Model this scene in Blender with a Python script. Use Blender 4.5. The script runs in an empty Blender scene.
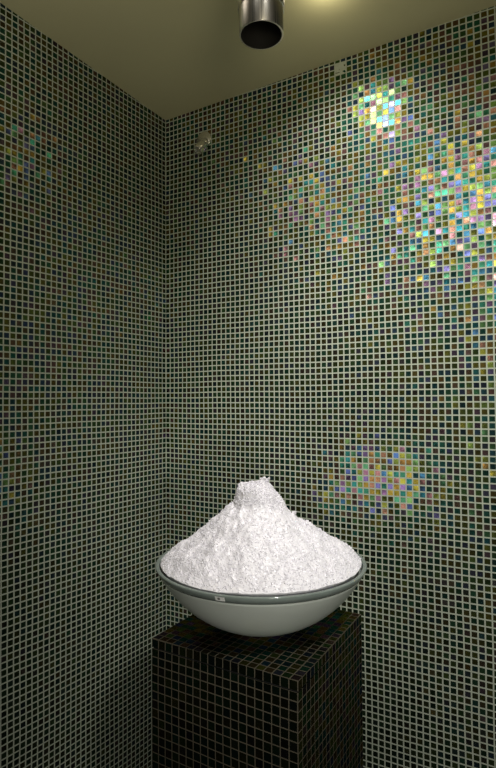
import bpy, bmesh, math, random
from mathutils import Vector, Matrix, noise
C = bpy.context.scene.collection
random.seed(7)
P = 0.022                     # tile pitch
CZ = 1.42 + 8*P                     # camera height
F = 530.0
K = Vector((-0.3625, 2.3414, 0))          # room corner in plan
DR = Vector((0.88135, -0.47246, 0))       # along the right wall
DL = Vector((-0.58945, -0.80781, 0))      # along the left wall
NR = Vector((-0.47246, -0.88135, 0))      # into the room
NL = Vector((0.80781, -0.58945, 0))

def V(x, y, z): return Vector((x, y, z + CZ))
def ceil_h(u_r, u_l):         # the ceiling is a little out of level
    return CZ + P * (57.0 + 0.028 * u_r + 0.090 * u_l)

# ------------------------------------------------------------------ helpers
def link(name, me, mats, parent=None):
    o = bpy.data.objects.new(name, me); C.objects.link(o)
    for m in (mats if isinstance(mats, (list, tuple)) else [mats]):
        me.materials.append(m)
    if parent: o.parent = parent
    return o
def bm_obj(name, bm, mats, parent=None, smooth=False):
    me = bpy.data.meshes.new(name); bm.normal_update(); bm.to_mesh(me); bm.free()
    if smooth:
        for p in me.polygons: p.use_smooth = True
    return link(name, me, mats, parent)
def tag(o, label=None, cat=None, kind=None, group=None):
    if label: o['label'] = label
    if cat: o['category'] = cat
    if kind: o['kind'] = kind
    if group: o['group'] = group
def lathe(bm, prof, n=64, mat=None, close=False):
    rings = []
    M = mat or Matrix.Identity(4)
    for r, z in prof:
        if r < 1e-6: rings.append([bm.verts.new(M @ Vector((0, 0, z)))])
        else: rings.append([bm.verts.new(M @ Vector((r*math.cos(2*math.pi*i/n), r*math.sin(2*math.pi*i/n), z))) for i in range(n)])
    if close: rings.append(rings[0])
    for a, b in zip(rings, rings[1:]):
        for i in range(n):
            j = (i+1) % n
            if len(a) == 1 and len(b) == 1: continue
            if len(a) == 1: bm.faces.new((a[0], b[j], b[i]))
            elif len(b) == 1: bm.faces.new((a[i], a[j], b[0]))
            else: bm.faces.new((a[i], a[j], b[j], b[i]))
def aim(direction):           # matrix whose z axis is direction
    return Vector(direction).to_track_quat('Z', 'Y').to_matrix().to_4x4()

# ---------------------------------------------------------------- materials
class N:
    def __init__(s, name):
        s.m = bpy.data.materials.new(name); s.m.use_nodes = True
        s.t = s.m.node_tree; s.t.nodes.clear()
        s.out = s.t.nodes.new('ShaderNodeOutputMaterial')
    def n(s, kind, **kw):
        nd = s.t.nodes.new(kind)
        for k, v in kw.items(): setattr(nd, k, v)
        return nd
    def l(s, a, b): s.t.links.new(a, b)
    def put(s, sock, v):
        if hasattr(v, 'is_output'): s.l(v, sock)
        else: sock.default_value = v
    def math(s, op, a, b=0.0, c=0.0, clamp=False):
        nd = s.n('ShaderNodeMath', operation=op); nd.use_clamp = clamp
        s.put(nd.inputs[0], a); s.put(nd.inputs[1], b); s.put(nd.inputs[2], c)
        return nd.outputs[0]
    def mixc(s, f, a, b):
        nd = s.n('ShaderNodeMix', data_type='RGBA')
        s.put(nd.inputs[0], f); s.put(nd.inputs[6], a); s.put(nd.inputs[7], b)
        return nd.outputs[2]

def mosaic(name, grout=(.50, .54, .44), gw=.105, tilt=.056, refl=.80, dark=1.0, patch=None, rot=0.0, seed=0.0, ox=0.0, oy=0.0):
    """glass mosaic: dark iridescent tiles, each a little tilted, in pale grout; the UV map counts tiles"""
    q = N(name)
    uv = q.n('ShaderNodeUVMap').outputs[0]
    mp = q.n('ShaderNodeMapping'); q.l(uv, mp.inputs[0])
    mp.inputs['Rotation'].default_value = (0, 0, rot)
    mp.inputs['Location'].default_value = (ox, oy, 0)
    # the sheets were not laid dead straight
    nz = q.n('ShaderNodeTexNoise'); nz.inputs['Scale'].default_value = .07; nz.inputs['Detail'].default_value = 1
    q.l(mp.outputs[0], nz.inputs['Vector'])
    wob = q.n('ShaderNodeVectorMath', operation='SUBTRACT'); q.l(nz.outputs['Color'], wob.inputs[0]); wob.inputs[1].default_value = (.5, .5, .5)
    wm = q.n('ShaderNodeVectorMath', operation='MULTIPLY_ADD'); q.l(wob.outputs[0], wm.inputs[0]); wm.inputs[1].default_value = (.35, .35, 0); q.l(mp.outputs[0], wm.inputs[2])
    co = wm.outputs[0]
    fr = q.n('ShaderNodeVectorMath', operation='FRACTION'); q.l(co, fr.inputs[0])
    fl = q.n('ShaderNodeVectorMath', operation='FLOOR'); q.l(co, fl.inputs[0])
    fs = q.n('ShaderNodeSeparateXYZ'); q.l(fr.outputs[0], fs.inputs[0])
    cs = q.n('ShaderNodeSeparateXYZ'); q.l(fl.outputs[0], cs.inputs[0])
    cell = q.n('ShaderNodeCombineXYZ'); q.l(cs.outputs[0], cell.inputs[0]); q.l(cs.outputs[1], cell.inputs[1]); cell.inputs[2].default_value = seed
    w = q.n('ShaderNodeTexWhiteNoise', noise_dimensions='3D'); q.l(cell.outputs[0], w.inputs['Vector'])
    ws = q.n('ShaderNodeSeparateColor'); q.l(w.outputs['Color'], ws.inputs[0])
    cell2 = q.n('ShaderNodeVectorMath', operation='ADD'); q.l(cell.outputs[0], cell2.inputs[0]); cell2.inputs[1].default_value = (311.5, 97.25, 13.0)
    w2 = q.n('ShaderNodeTexWhiteNoise', noise_dimensions='3D'); q.l(cell2.outputs[0], w2.inputs['Vector'])
    ws2 = q.n('ShaderNodeSeparateColor'); q.l(w2.outputs['Color'], ws2.inputs[0])
    cx = q.math('SUBTRACT', fs.outputs[0], .5); cy = q.math('SUBTRACT', fs.outputs[1], .5)
    edge = q.math('MAXIMUM', q.math('ABSOLUTE', cx), q.math('ABSOLUTE', cy))
    tile = q.math('LESS_THAN', edge, .5 - gw)                    # 1 on the tile, 0 on the grout
    # per tile tilt (triangular spread) and a slightly pillowed face
    def tri(a, b): return q.math('SUBTRACT', a, b)
    tx = q.math('ADD', q.math('MULTIPLY', tri(ws.outputs[0], ws.outputs[1]), tilt), q.math('MULTIPLY', cx, .035))
    ty = q.math('ADD', q.math('MULTIPLY', tri(ws.outputs[2], ws2.outputs[0]), tilt), q.math('MULTIPLY', cy, .035))
    # faint ripple in the cast glass
    rp = q.n('ShaderNodeTexNoise'); rp.inputs['Scale'].default_value = 2.2; rp.inputs['Detail'].default_value = 1; q.l(co, rp.inputs['Vector'])
    rs = q.n('ShaderNodeSeparateColor'); q.l(rp.outputs['Color'], rs.inputs[0])
    tx = q.math('ADD', tx, q.math('MULTIPLY', q.math('SUBTRACT', rs.outputs[0], .5), .05))
    ty = q.math('ADD', ty, q.math('MULTIPLY', q.math('SUBTRACT', rs.outputs[1], .5), .05))
    nc = q.n('ShaderNodeCombineXYZ'); q.l(q.math('ADD', tx, .5), nc.inputs[0]); q.l(q.math('ADD', ty, .5), nc.inputs[1]); nc.inputs[2].default_value = 1
    nm = q.n('ShaderNodeNormalMap'); q.l(nc.outputs[0], nm.inputs['Color'])
    # iridescent coat colour of each tile
    cr = q.n('ShaderNodeValToRGB'); cr.color_ramp.interpolation = 'LINEAR'
    cols = [(0, (.10, .62, .42)), (.14, (.06, .50, .62)), (.27, (.20, .30, .85)), (.36, (.62, .32, .72)), (.45, (.92, .42, .40)),
            (.56, (.92, .52, .12)), (.70, (.85, .76, .10)), (.84, (.40, .72, .18)), (1, (.10, .62, .42))]
    el = cr.color_ramp.elements
    el[0].position, el[0].color = cols[0][0], (*cols[0][1], 1)
    el[1].position, el[1].color = cols[-1][0], (*cols[-1][1], 1)
    for p_, c_ in cols[1:-1]:
        e = el.new(p_); e.color = (*c_, 1)
    q.l(ws2.outputs[1], cr.inputs[0])
    vary = q.math('MULTIPLY_ADD', ws2.outputs[2], .7, .5)
    # the coat is brightest seen straight on and fades as the view gets oblique
    lw = q.n('ShaderNodeLayerWeight'); lw.inputs['Blend'].default_value = .5; q.l(nm.outputs[0], lw.inputs['Normal'])
    mr = q.n('ShaderNodeMapRange'); q.l(lw.outputs['Facing'], mr.inputs[0])
    for k_, v_ in enumerate((.045, .15, 1.25, .26)): mr.inputs[k_+1].default_value = v_
    vary = q.math('MULTIPLY', vary, mr.outputs[0])
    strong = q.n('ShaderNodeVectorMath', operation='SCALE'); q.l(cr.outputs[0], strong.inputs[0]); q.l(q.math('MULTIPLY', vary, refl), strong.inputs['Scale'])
    gl = q.n('ShaderNodeBsdfGlossy'); gl.inputs['Roughness'].default_value = .21
    q.l(strong.outputs[0], gl.inputs['Color']); q.l(nm.outputs[0], gl.inputs['Normal'])
    df = q.n('ShaderNodeBsdfDiffuse'); 
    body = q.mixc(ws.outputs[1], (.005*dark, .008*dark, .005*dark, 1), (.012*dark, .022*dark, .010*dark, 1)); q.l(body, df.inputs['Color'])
    tl = q.n('ShaderNodeAddShader'); q.l(gl.outputs[0], tl.inputs[0]); q.l(df.outputs[0], tl.inputs[1])
    gd = q.n('ShaderNodeBsdfDiffuse')
    gn = q.n('ShaderNodeTexNoise'); gn.inputs['Scale'].default_value = .9; gn.inputs['Detail'].default_value = 3; q.l(co, gn.inputs['Vector'])
    gcol = q.mixc(gn.outputs[0], (*[c*.8 for c in grout], 1), (*[min(1, c*1.2) for c in grout], 1)); q.l(gcol, gd.inputs['Color'])
    if patch:                                                    # tiles that came off and were smeared over with grout
        u0, u1, v0, v1 = patch
        a = q.math('MULTIPLY', q.math('GREATER_THAN', fs_x := cs.outputs[0], u0 - .5), q.math('LESS_THAN', fs_x, u1 + .5))
        b = q.math('MULTIPLY', q.math('GREATER_THAN', cs.outputs[1], v0 - .5), q.math('LESS_THAN', cs.outputs[1], v1 + .5))
        k = q.math('MULTIPLY', a, b)
        pn = q.n('ShaderNodeTexNoise'); pn.inputs['Scale'].default_value = 1.6; q.l(co, pn.inputs['Vector'])
        k = q.math('MULTIPLY', k, q.math('LESS_THAN', pn.outputs[0], .60))
        tile = q.math('MULTIPLY', tile, q.math('SUBTRACT', 1.0, k))
    mx = q.n('ShaderNodeMixShader'); q.l(tile, mx.inputs[0]); q.l(gd.outputs[0], mx.inputs[1]); q.l(tl.outputs[0], mx.inputs[2])
    q.l(mx.outputs[0], q.out.inputs[0])
    return q.m

def simple(name, col, rough=.5, metal=0.0, nscale=None, namt=.1, bump=0.0, aniso=0.0, **kw):
    q = N(name); b = q.n('ShaderNodeBsdfPrincipled'); q.l(b.outputs[0], q.out.inputs[0])
    b.inputs['Base Color'].default_value = (*col, 1); b.inputs['Roughness'].default_value = rough; b.inputs['Metallic'].default_value = metal
    for k, v in kw.items(): b.inputs[k.replace('_', ' ')].default_value = v
    if nscale:
        tc = q.n('ShaderNodeTexCoord'); t = q.n('ShaderNodeTexNoise'); t.inputs['Scale'].default_value = nscale; t.inputs['Detail'].default_value = 4
        q.l(tc.outputs['Object'], t.inputs['Vector'])
        q.l(q.mixc(t.outputs[0], (*[c*(1-namt) for c in col], 1), (*[min(1, c*(1+namt)) for c in col], 1)), b.inputs['Base Color'])
        if bump:
            bp = q.n('ShaderNodeBump'); bp.inputs['Strength'].default_value = bump; bp.inputs['Distance'].default_value = .002
            q.l(t.outputs[0], bp.inputs['Height']); q.l(bp.outputs[0], b.inputs['Normal'])
    return q.m

M_wr = mosaic('mosaic_right_wall', patch=(36, 37, 128, 129), seed=1)
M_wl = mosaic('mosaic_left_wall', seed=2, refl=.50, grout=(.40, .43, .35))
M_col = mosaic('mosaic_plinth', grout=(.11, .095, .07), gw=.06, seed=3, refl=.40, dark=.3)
M_ceil = simple('painted_ceiling', (.66, .62, .38), .85, nscale=3, namt=.05)
M_floor = simple('dark_stone_floor', (.05, .05, .045), .5, nscale=9, namt=.4)
M_gap = simple('shadow_joint', (.01, .01, .01), .9, nscale=20, namt=.2)

def brushed(name, col, rough):
    q = N(name); b = q.n('ShaderNodeBsdfPrincipled'); q.l(b.outputs[0], q.out.inputs[0])
    b.inputs['Metallic'].default_value = 1
    tc = q.n('ShaderNodeTexCoord'); mp = q.n('ShaderNodeMapping'); mp.inputs['Scale'].default_value = (260, 260, 3)
    q.l(tc.outputs['Object'], mp.inputs[0])
    t = q.n('ShaderNodeTexNoise'); t.inputs['Scale'].default_value = 1; t.inputs['Detail'].default_value = 3; q.l(mp.outputs[0], t.inputs['Vector'])
    q.l(q.mixc(t.outputs[0], (*[c*.8 for c in col], 1), (*[c*1.15 for c in col], 1)), b.inputs['Base Color'])
    q.put(b.inputs['Roughness'], q.math('MULTIPLY_ADD', t.outputs[0], .15, rough))
    return q.m
M_steel = brushed('brushed_steel', (.80, .74, .66), .22)
M_chrome = simple('satin_chrome', (.72, .70, .62), .25, .8, nscale=60, namt=.1)
M_inside = simple('dark_pipe_inside', (.02, .018, .015), .7, nscale=30, namt=.3)

def frosted():
    q = N('frosted_glass')
    d = q.n('ShaderNodeBsdfDiffuse'); t = q.n('ShaderNodeBsdfTranslucent'); g = q.n('ShaderNodeBsdfGlossy')
    tc = q.n('ShaderNodeTexCoord'); nz = q.n('ShaderNodeTexNoise'); nz.inputs['Scale'].default_value = 14; nz.inputs['Detail'].default_value = 3
    q.l(tc.outputs['Object'], nz.inputs['Vector'])
    col = q.mixc(nz.outputs[0], (.78, .83, .76, 1), (.88, .92, .86, 1))
    q.l(col, d.inputs['Color']); q.l(col, t.inputs['Color'])
    g.inputs['Roughness'].default_value = .38; g.inputs['Color'].default_value = (.8, .85, .82, 1)
    m1 = q.n('ShaderNodeMixShader'); m1.inputs[0].default_value = .30; q.l(d.outputs[0], m1.inputs[1]); q.l(t.outputs[0], m1.inputs[2])
    fr = q.n('ShaderNodeFresnel'); fr.inputs[0].default_value = 1.45
    m2 = q.n('ShaderNodeMixShader'); q.l(fr.outputs[0], m2.inputs[0]); q.l(m1.outputs[0], m2.inputs[1]); q.l(g.outputs[0], m2.inputs[2])
    q.l(m2.outputs[0], q.out.inputs[0]); return q.m
M_frost = frosted()
def rimglass():
    q = N('polished_glass_rim')
    b = q.n('ShaderNodeBsdfPrincipled'); b.inputs['Roughness'].default_value = .08
    tc = q.n('ShaderNodeTexCoord'); nz = q.n('ShaderNodeTexNoise'); nz.inputs['Scale'].default_value = 22; q.l(tc.outputs['Object'], nz.inputs['Vector'])
    q.l(q.mixc(nz.outputs[0], (.20, .24, .22, 1), (.34, .39, .36, 1)), b.inputs['Base Color'])
    b.inputs['Transmission Weight'].default_value = .35; b.inputs['IOR'].default_value = 1.5
    q.l(b.outputs[0], q.out.inputs[0]); return q.m
M_rim = rimglass()
M_white = simple('plain_white', (.95, .95, .93), .3, nscale=80, namt=.03)
M_grey = simple('plain_grey', (.18, .18, .17), .6, nscale=80, namt=.1)
def icemat():
    q = N('crushed_ice')
    b = q.n('ShaderNodeBsdfPrincipled'); b.inputs['Roughness'].default_value = .32
    tc = q.n('ShaderNodeTexCoord'); nz = q.n('ShaderNodeTexNoise'); nz.inputs['Scale'].default_value = 70; nz.inputs['Detail'].default_value = 3; q.l(tc.outputs['Object'], nz.inputs['Vector'])
    q.l(q.mixc(nz.outputs[0], (.77, .745, .81, 1), (.88, .85, .90, 1)), b.inputs['Base Color'])
    b.inputs['Subsurface Weight'].default_value = .12; b.inputs['Subsurface Radius'].default_value = (.024, .024, .026); b.inputs['Subsurface Scale'].default_value = .5
    q.l(b.outputs[0], q.out.inputs[0]); return q.m
M_ice = icemat()

# ------------------------------------------------------------- room shell
UR, UL = 120.0, 122.0
def wall(name, d, umax, hr, mat, flip):
    bm = bmesh.new(); uvl = bm.loops.layers.uv.new('UVMap')
    n = 8; rows = []
    for i in range(n+1):
        u = umax * i / n; b = K + d * (u * P)
        h = ceil_h(u, 0) if hr else ceil_h(0, u)
        rows.append(((bm.verts.new((b.x, b.y, 0)), u, 0.0), (bm.verts.new((b.x, b.y, h)), u, h / P)))
    for a, b in zip(rows, rows[1:]):
        quad = [a[0], b[0], b[1], a[1]]
        if flip: quad.reverse()
        f = bm.faces.new([v[0] for v in quad])
        for lp, v in zip(f.loops, quad): lp[uvl].uv = (v[1], v[2])
    o = bm_obj(name, bm, mat); tag(o, kind='structure'); return o
wall('wall_right', DR, UR, True, M_wr, True)
wall('wall_left', DL, UL, False, M_wl, False)
def slab(name, mat, hf, up):
    pts = [(0, 0), (UR, 0), (UR, UL), (0, UL)]
    bm = bmesh.new(); vs = []
    for ur, ul in pts:
        b = K + DR * (ur * P) + DL * (ul * P); vs.append(bm.verts.new((b.x, b.y, hf(ur, ul))))
    f = bm.faces.new(vs)
    bm.normal_update()
    if (f.normal.z > 0) != up: f.normal_flip()
    o = bm_obj(name, bm, mat); tag(o, kind='structure')
slab('ceiling', M_ceil, ceil_h, False)
slab('floor', M_floor, lambda a, b: 0.0, True)

# ------------------------------------------------------------- plinth
TOPZ = CZ - 28 * P
A_ = Vector((-.2529, 1.3931, 0)); B_ = Vector((.1044, 1.1788, 0))
ex = (B_ - A_).normalized(); ey = Vector((-ex.y, ex.x, 0))
NT = 19; SW = NT * P
root = bpy.data.objects.new('mosaic_plinth', None); C.objects.link(root)
root.location = (A_.x + (ex.x+ey.x)*SW/2, A_.y + (ex.y+ey.y)*SW/2, 0)
root.rotation_euler = (0, 0, math.atan2(ex.y, ex.x))
tag(root, 'square plinth clad in small black mosaic tiles under the glass bowl', 'plinth')
def tiled_box(name, z0, z1, top, inset=0.0, mat=M_col, vtop=0.0, ht=None):
    """box centred on the plinth axis, UV in tiles"""
    bm = bmesh.new(); uvl = bm.loops.layers.uv.new('UVMap'); h = SW/2 - inset
    c = [(-h, -h), (h, -h), (h, h), (-h, h)]
    def quad(pts, uvs):
        f = bm.faces.new([bm.verts.new(p) for p in pts])
        for lp, t in zip(f.loops, uvs): lp[uvl].uv = t
    for k in range(4):
        a, b = c[k], c[(k+1) % 4]; o_ = 40 * k
        ht = ht or (z1 - z0) / P
        quad([(*a, z0), (*b, z0), (*b, z1), (*a, z1)], [(o_, vtop-ht), (o_+NT, vtop-ht), (o_+NT, vtop), (o_, vtop)])
    if top: quad([(*p, z1) for p in c], [(200, 200), (200+NT, 200), (200+NT, 200+NT), (200, 200+NT)])
    quad([(*p, z0) for p in reversed(c)], [(0, 0)]*4)
    bmesh.ops.remove_doubles(bm, verts=bm.verts, dist=1e-5)
    return bm_obj(name, bm, mat, root)
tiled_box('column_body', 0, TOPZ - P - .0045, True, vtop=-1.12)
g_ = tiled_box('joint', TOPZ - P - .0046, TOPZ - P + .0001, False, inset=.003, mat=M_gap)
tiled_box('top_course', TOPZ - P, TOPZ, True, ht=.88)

# ------------------------------------------------------------- glass bowl
BX, BY = .0315, 1.462
RB, HB = .2835, .180
bowl = bpy.data.objects.new('glass_bowl', None); C.objects.link(bowl)
bowl.location = (BX, BY, TOPZ)
tag(bowl, 'large round frosted glass bowl heaped with crushed ice on the tiled plinth', 'bowl')
RS = (RB*RB + HB*HB) / (2*HB)
def out_r(z): return math.sqrt(max(0, RS*RS - (RS - z)**2))
prof = [(0, .0012), (.070, .0012)]
zs = [.0078 + (HB - .018 - .0078) * (i/22) for i in range(23)]
prof = [(0, .001), (.060, .001), (.066, .003)] + [(out_r(z), z) for z in zs if out_r(z) > .068]
inner = [(out_r(z) - .009, z + .002) for z in reversed(zs) if out_r(z) > .08]
prof += [(out_r(HB-.018) - .001, HB-.0179)] + inner + [(0, .012)]
bm = bmesh.new(); lathe(bm, prof, 128); bm_obj('bowl_body', bm, M_frost, bowl, True)
bm = bmesh.new()
z0 = HB - .018
lathe(bm, [(out_r(z0)+.0006, z0), (out_r(z0+.006)+.001, z0+.006), (out_r(HB)+.0005, HB-.002), (out_r(HB)-.0015, HB),
           (out_r(HB)-.0085, HB), (out_r(HB)-.0105, HB-.002), (out_r(z0)-.0095, z0)], 128, close=True)
bm_obj('rim', bm, M_rim, bowl, True)

bm = bmesh.new(); a0 = math.atan2(-.266, -.098)
def rim_pt(a, z): rr = out_r(z) + .0022; return (rr*math.cos(a), rr*math.sin(a), z)
for i in range(6):
    a, b = a0 - .042 + .014*i, a0 - .042 + .014*(i+1)
    bm.faces.new([bm.verts.new(rim_pt(*q_)) for q_ in ((a, HB-.014), (b, HB-.014), (b, HB-.003), (a, HB-.003))])
bmesh.ops.remove_doubles(bm, verts=bm.verts, dist=1e-5)
st_ = bm_obj('white_rim_mark', bm, M_white, bowl)  # small white rectangle with a grey spot on the front of the rim
bm = bmesh.new(); ad = a0 - .008
c_ = [bm.verts.new(Vector(rim_pt(ad + .0125*math.cos(t)*1.0, HB-.0085 + .0032*math.sin(t))) * 1.0 + Vector((-.0004, -.0008, 0))) for t in [k*math.pi/8 for k in range(16)]]
bm.faces.new(c_); bm_obj('grey_rim_spot', bm, M_grey, st_)

# ------------------------------------------------------------- crushed ice
# half-widths of the heap (m) at heights above the rim, seen left and right
S = 1.455 / F
prof_l = [(-.02, 106), (.0, 101), (.030, 86), (.055, 71), (.083, 59), (.110, 47), (.137, 36), (.158, 27), (.182, 24), (.205, 22), (.213, 18), (.219, 10), (.224, 0)]
prof_r = [(-.02, 106), (.0, 102), (.030, 88), (.055, 71), (.083, 55), (.110, 40), (.137, 30), (.160, 23), (.185, 17), (.205, 10), (.216, 5), (.224, 0)]
def h_at(prof, r):
    r = r / S
    for (z0, r0), (z1, r1) in zip(prof, prof[1:]):
        if r <= r0 and r >= r1: return (z0 + (z1 - z0) * (r0 - r) / max(1e-6, (r0 - r1))) * .96
    return prof[0][0]
RI = out_r(HB) - .0135
def heap(x, y):
    r = math.hypot(x, y)
    t = .5 + .5 * (x / r if r > 1e-5 else 0)
    t = t*t*(3-2*t)
    h = h_at(prof_l, r) * (1-t) + h_at(prof_r, r) * t
    return h
def bumps(x, y):
    v = Vector((x, y, 0))
    return (noise.noise(v*16)*.012 + noise.noise(v*38)*.008 + noise.noise(v*90)*.0045)
bm = bmesh.new(); NRg, NA = 90, 220
rings = [[bm.verts.new((0, 0, HB + heap(0, 0)))]]
def surf(x, y):
    r = math.hypot(x, y); e = min(1, max(0, (RI - r) / .03))
    return HB + max(heap(x, y), -.004) * 1.0 + bumps(x, y) * (.25 + .75*e) - .003*(1-e)
for i in range(1, NRg+1):
    r = RI * i / NRg; ring = []
    for j in range(NA):
        a = 2*math.pi*(j + .5*(i % 2))/NA; x, y = r*math.cos(a), r*math.sin(a)
        ring.append(bm.verts.new((x, y, surf(x, y))))
    rings.append(ring)
for j in range(NA): bm.faces.new((rings[0][0], rings[1][j], rings[1][(j+1) % NA]))
for a, b in zip(rings[1:], rings[2:]):
    for j in range(NA):
        k = (j+1) % NA; bm.faces.new((a[j], b[j], b[k], a[k]))
# sides reach down inside the bowl so that the ice fills it
last = rings[-1]
for z in (HB-.03, HB-.07, HB-.11, .030):
    rr = math.sqrt((RS-.016)**2 - (RS-z)**2)
    ring = [bm.verts.new((rr*math.cos(2*math.pi*(j+.5*(NRg % 2))/NA), rr*math.sin(2*math.pi*(j+.5*(NRg % 2))/NA), z)) for j in range(NA)]
    for j in range(NA):
        k = (j+1) % NA; bm.faces.new((last[j], ring[j], ring[k], last[k]))
    last = ring
bm.faces.new(last)
# loose angular grains over the surface
rnd = random.Random(3)
def grain(p, s):
    M = Matrix.Rotation(rnd.uniform(0, 6.28), 3, Vector((rnd.gauss(0, 1), rnd.gauss(0, 1), rnd.gauss(0, 1))).normalized())
    sc = Vector((s*rnd.uniform(.6, 1.3), s*rnd.uniform(.5, 1.0), s*rnd.uniform(.35, .8)))
    base = [(-1, -1, -1), (1, -1, -1), (1, 1, -1), (-1, 1, -1), (-1, -1, 1), (1, -1, 1), (1, 1, 1), (-1, 1, 1)]
    vs = []
    for b in base:
        k = rnd.uniform(.55, 1.0)
        v = M @ Vector((b[0]*sc.x*k, b[1]*sc.y*k, b[2]*sc.z*k)); vs.append(bm.verts.new(p + v))
    for f in ((0, 3, 2, 1), (4, 5, 6, 7), (0, 1, 5, 4), (1, 2, 6, 5), (2, 3, 7, 6), (3, 0, 4, 7)):
        bm.faces.new([vs[i] for i in f])
for i in range(15000):
    r = (RI - .0015) * math.sqrt(rnd.random()); a = rnd.uniform(0, 2*math.pi)
    x, y = r*math.cos(a), r*math.sin(a)
    grain(Vector((x, y, surf(x, y) + rnd.uniform(-.0012, .0006))), rnd.choice((.0013, .0016, .002, .0026)))
for i in range(1500):         # the steep knob needs more of them
    r = .07 * math.sqrt(rnd.random()); a = rnd.uniform(0, 2*math.pi); x, y = r*math.cos(a), r*math.sin(a)
    grain(Vector((x, y, surf(x, y) + rnd.uniform(-.001, .002))), rnd.choice((.002, .0026, .0032)))
for (x, y, z, s) in ((.020, 0, .006, .007), (.024, -.002, .014, .005), (.012, .0, .006, .006), (-.050, 0, .004, .006), (.092, -.01, .005, .007), (.128, 0, .004, .007), (-.16, 0, .003, .006)):
    grain(Vector((x, y, surf(x, y) + z)), s)
ice = bm_obj('crushed_ice', bm, M_ice)
ice.location = (BX, BY, TOPZ)
tag(ice, 'white heap of crushed ice piled to a peak in the glass bowl', 'ice', kind='stuff')

# ------------------------------------------------------------- ice chute
px, py, pz = .0385, 1.30, CZ + .911
ch = bpy.data.objects.new('ice_chute', None); C.objects.link(ch); ch.location = (px, py, pz)
tag(ch, 'brushed steel pipe hanging open-ended from the ceiling above the bowl', 'pipe')
ur = (Vector((px, py, 0)) - K)
cr_, cl_ = None, None
det = DR.x*DL.y - DR.y*DL.x
uu = (ur.x*DL.y - ur.y*DL.x)/det/P; ll = (DR.x*ur.y - DR.y*ur.x)/det/P
Lp = ceil_h(uu, ll) - pz
r = .0555
bm = bmesh.new(); lathe(bm, [(r-.004, .0), (r-.001, 0), (r, .001), (r, Lp), (r-.004, Lp)], 96); bm_obj('pipe', bm, M_steel, ch, True)
bm = bmesh.new(); lathe(bm, [(r-.0042, 0.0003), (r-.0042, Lp)], 96); bm_obj('pipe_lining', bm, M_inside, ch, True)
bm = bmesh.new(); lathe(bm, [(r, .062), (r+.003, .063), (r+.003, .095), (r, .096)], 96); bm_obj('collar', bm, M_steel, ch, True)
bm = bmesh.new(); lathe(bm, [(r, Lp-.012), (r+.04, Lp-.010), (r+.042, Lp-.002)], 96); bm_obj('ceiling_flange', bm, M_steel, ch, True)

# ------------------------------------------------------------- wall nozzle
nz_u, nz_h = 9.3, 50.7
base = K + DR*(nz_u*P); base.z = CZ + nz_h*P
nzl = bpy.data.objects.new('wall_nozzle', None); C.objects.link(nzl); nzl.location = base; nzl.scale = (1.12, 1.12, 1.12)
nzl.rotation_euler = aim(NR).to_euler()
inv = aim(NR).to_3x3().inverted()
tag(nzl, 'small round chrome spray nozzle on the right wall near the corner', 'nozzle')
bm = bmesh.new(); lathe(bm, [(0, 0.0), (.033, 0.0), (.033, .003), (.030, .006), (.012, .008), (0, .008)], 48); bm_obj('flange', bm, M_chrome, nzl, True)
d1 = inv @ Vector((-.50, -.42, -.80)).normalized()
bj = Vector((0, 0, .020)) + (inv @ DR)*.014 + (inv @ Vector((0, 0, -1)))*.022
bm = bmesh.new(); bmesh.ops.create_uvsphere(bm, u_segments=24, v_segments=16, radius=.017, matrix=Matrix.Translation(bj)); bm_obj('ball_joint', bm, M_chrome, nzl, True)
bm = bmesh.new(); lathe(bm, [(.010, .0), (.016, .008), (.018, .014), (.018, .050), (.015, .052), (.012, .045), (0, .045)], 40, Matrix.Translation(bj) @ aim(d1)); bm_obj('spray_head', bm, M_chrome, nzl, True)

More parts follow.
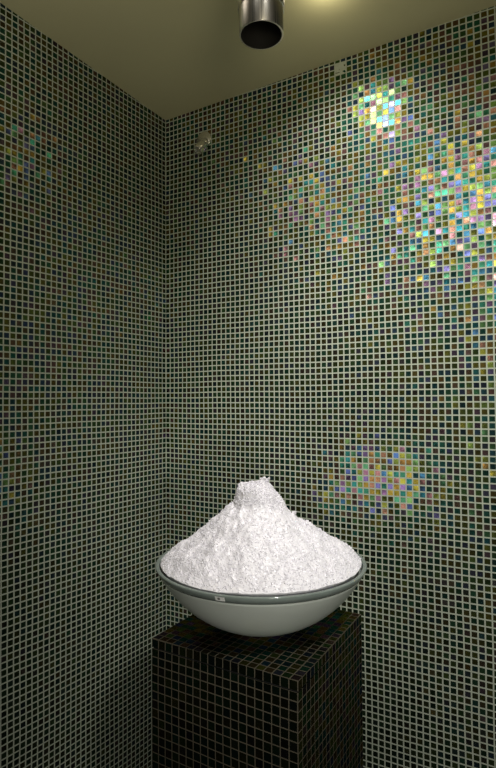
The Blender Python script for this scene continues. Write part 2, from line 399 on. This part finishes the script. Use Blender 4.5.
# ------------------------------------------------------------- lights
def spot(loc, target, power, size, blend=1.0, rad=.04, col=(1, .93, .82)):
    l = bpy.data.lights.new('spot', 'SPOT'); l.energy = power; l.spot_size = math.radians(size); l.spot_blend = blend; l.shadow_soft_size = rad; l.color = col
    o = bpy.data.objects.new('ceiling_or_fill_spot', l); C.objects.link(o); o.location = loc
    o.rotation_euler = (Vector(target) - Vector(loc)).to_track_quat('-Z', 'Y').to_euler(); return o
def point(loc, power, rad, col):
    l = bpy.data.lights.new('point', 'POINT'); l.energy = power; l.shadow_soft_size = rad; l.color = col
    o = bpy.data.objects.new('lamp_or_fill_light', l); C.objects.link(o); o.location = loc; return o
L1 = V(.250, 1.63, 1.25); L2 = V(-.30, .30, 1.33); L3 = V(-.66, 1.18, 1.22)
L4 = V(.50, 0.0, 1.25)
spot(L1, L1 + Vector((-.12, -.04, -1)), 40, 75, .8, .035, (1, .98, .95))
spot(L1, L1 + Vector((.14, .16, -1)), 9, 140, .8, .035, (1, .97, .92))
point(L1, .45, .03, (1, .90, .62))
spot(L2, V(.52, 1.80, -.42), 9, 84, 1.0, .22, (1, 1, .93))
spot(L4, V(.50, 1.85, -.18), 115, 66, 1.0, .08, (1, 1, .93))  # added wash light for the right wall, its reflection falls out of frame
spot(L2, V(-.9, 1.7, -.4), 9, 90, 1.0, .08, (1, 1, .90))
spot(L3, V(-.1, 1.5, -.5), 7, 100, 1.0, .06, (1, .84, .70))
point(L3, 1.8, .16, (1, .93, .82))
point(V(.30, -.30, -.45), 6, .12, (1, .96, .80))  # added low fill near the camera, no actual lamp there
spot(V(.30, -.30, -.45), V(.03, 1.25, -.50), 26, 34, 1.0, .12, (1, .98, .90))  # added fill beam from the same low point, brightens the bowl front
spot(V(.35, -.40, .10), V(.0, 1.1, 1.25), 27, 110, 1.0, .30, (1, .93, .70))  # added unseen uplight behind the camera, brightens the ceiling
w = bpy.data.worlds.new('world'); bpy.context.scene.world = w; w.use_nodes = True
w.node_tree.nodes['Background'].inputs[0].default_value = (.80, .82, .66, 1)
w.node_tree.nodes['Background'].inputs[1].default_value = .01

# ------------------------------------------------------------- camera
cam = bpy.data.cameras.new('camera'); co_ = bpy.data.objects.new('camera', cam); C.objects.link(co_)
cam.sensor_fit = 'VERTICAL'; cam.sensor_height = 24; cam.lens = F/768*24; cam.clip_start = .02
pt = math.radians(1.7); rl = math.radians(.35)
co_.location = (0, 0, CZ)
co_.matrix_world = Matrix.Translation((0, 0, CZ)) @ Matrix.Rotation(math.pi/2 + pt, 4, 'X') @ Matrix.Rotation(-rl, 4, 'Z')
bpy.context.scene.camera = co_
sc = bpy.context.scene
sc.view_settings.view_transform = 'Standard'
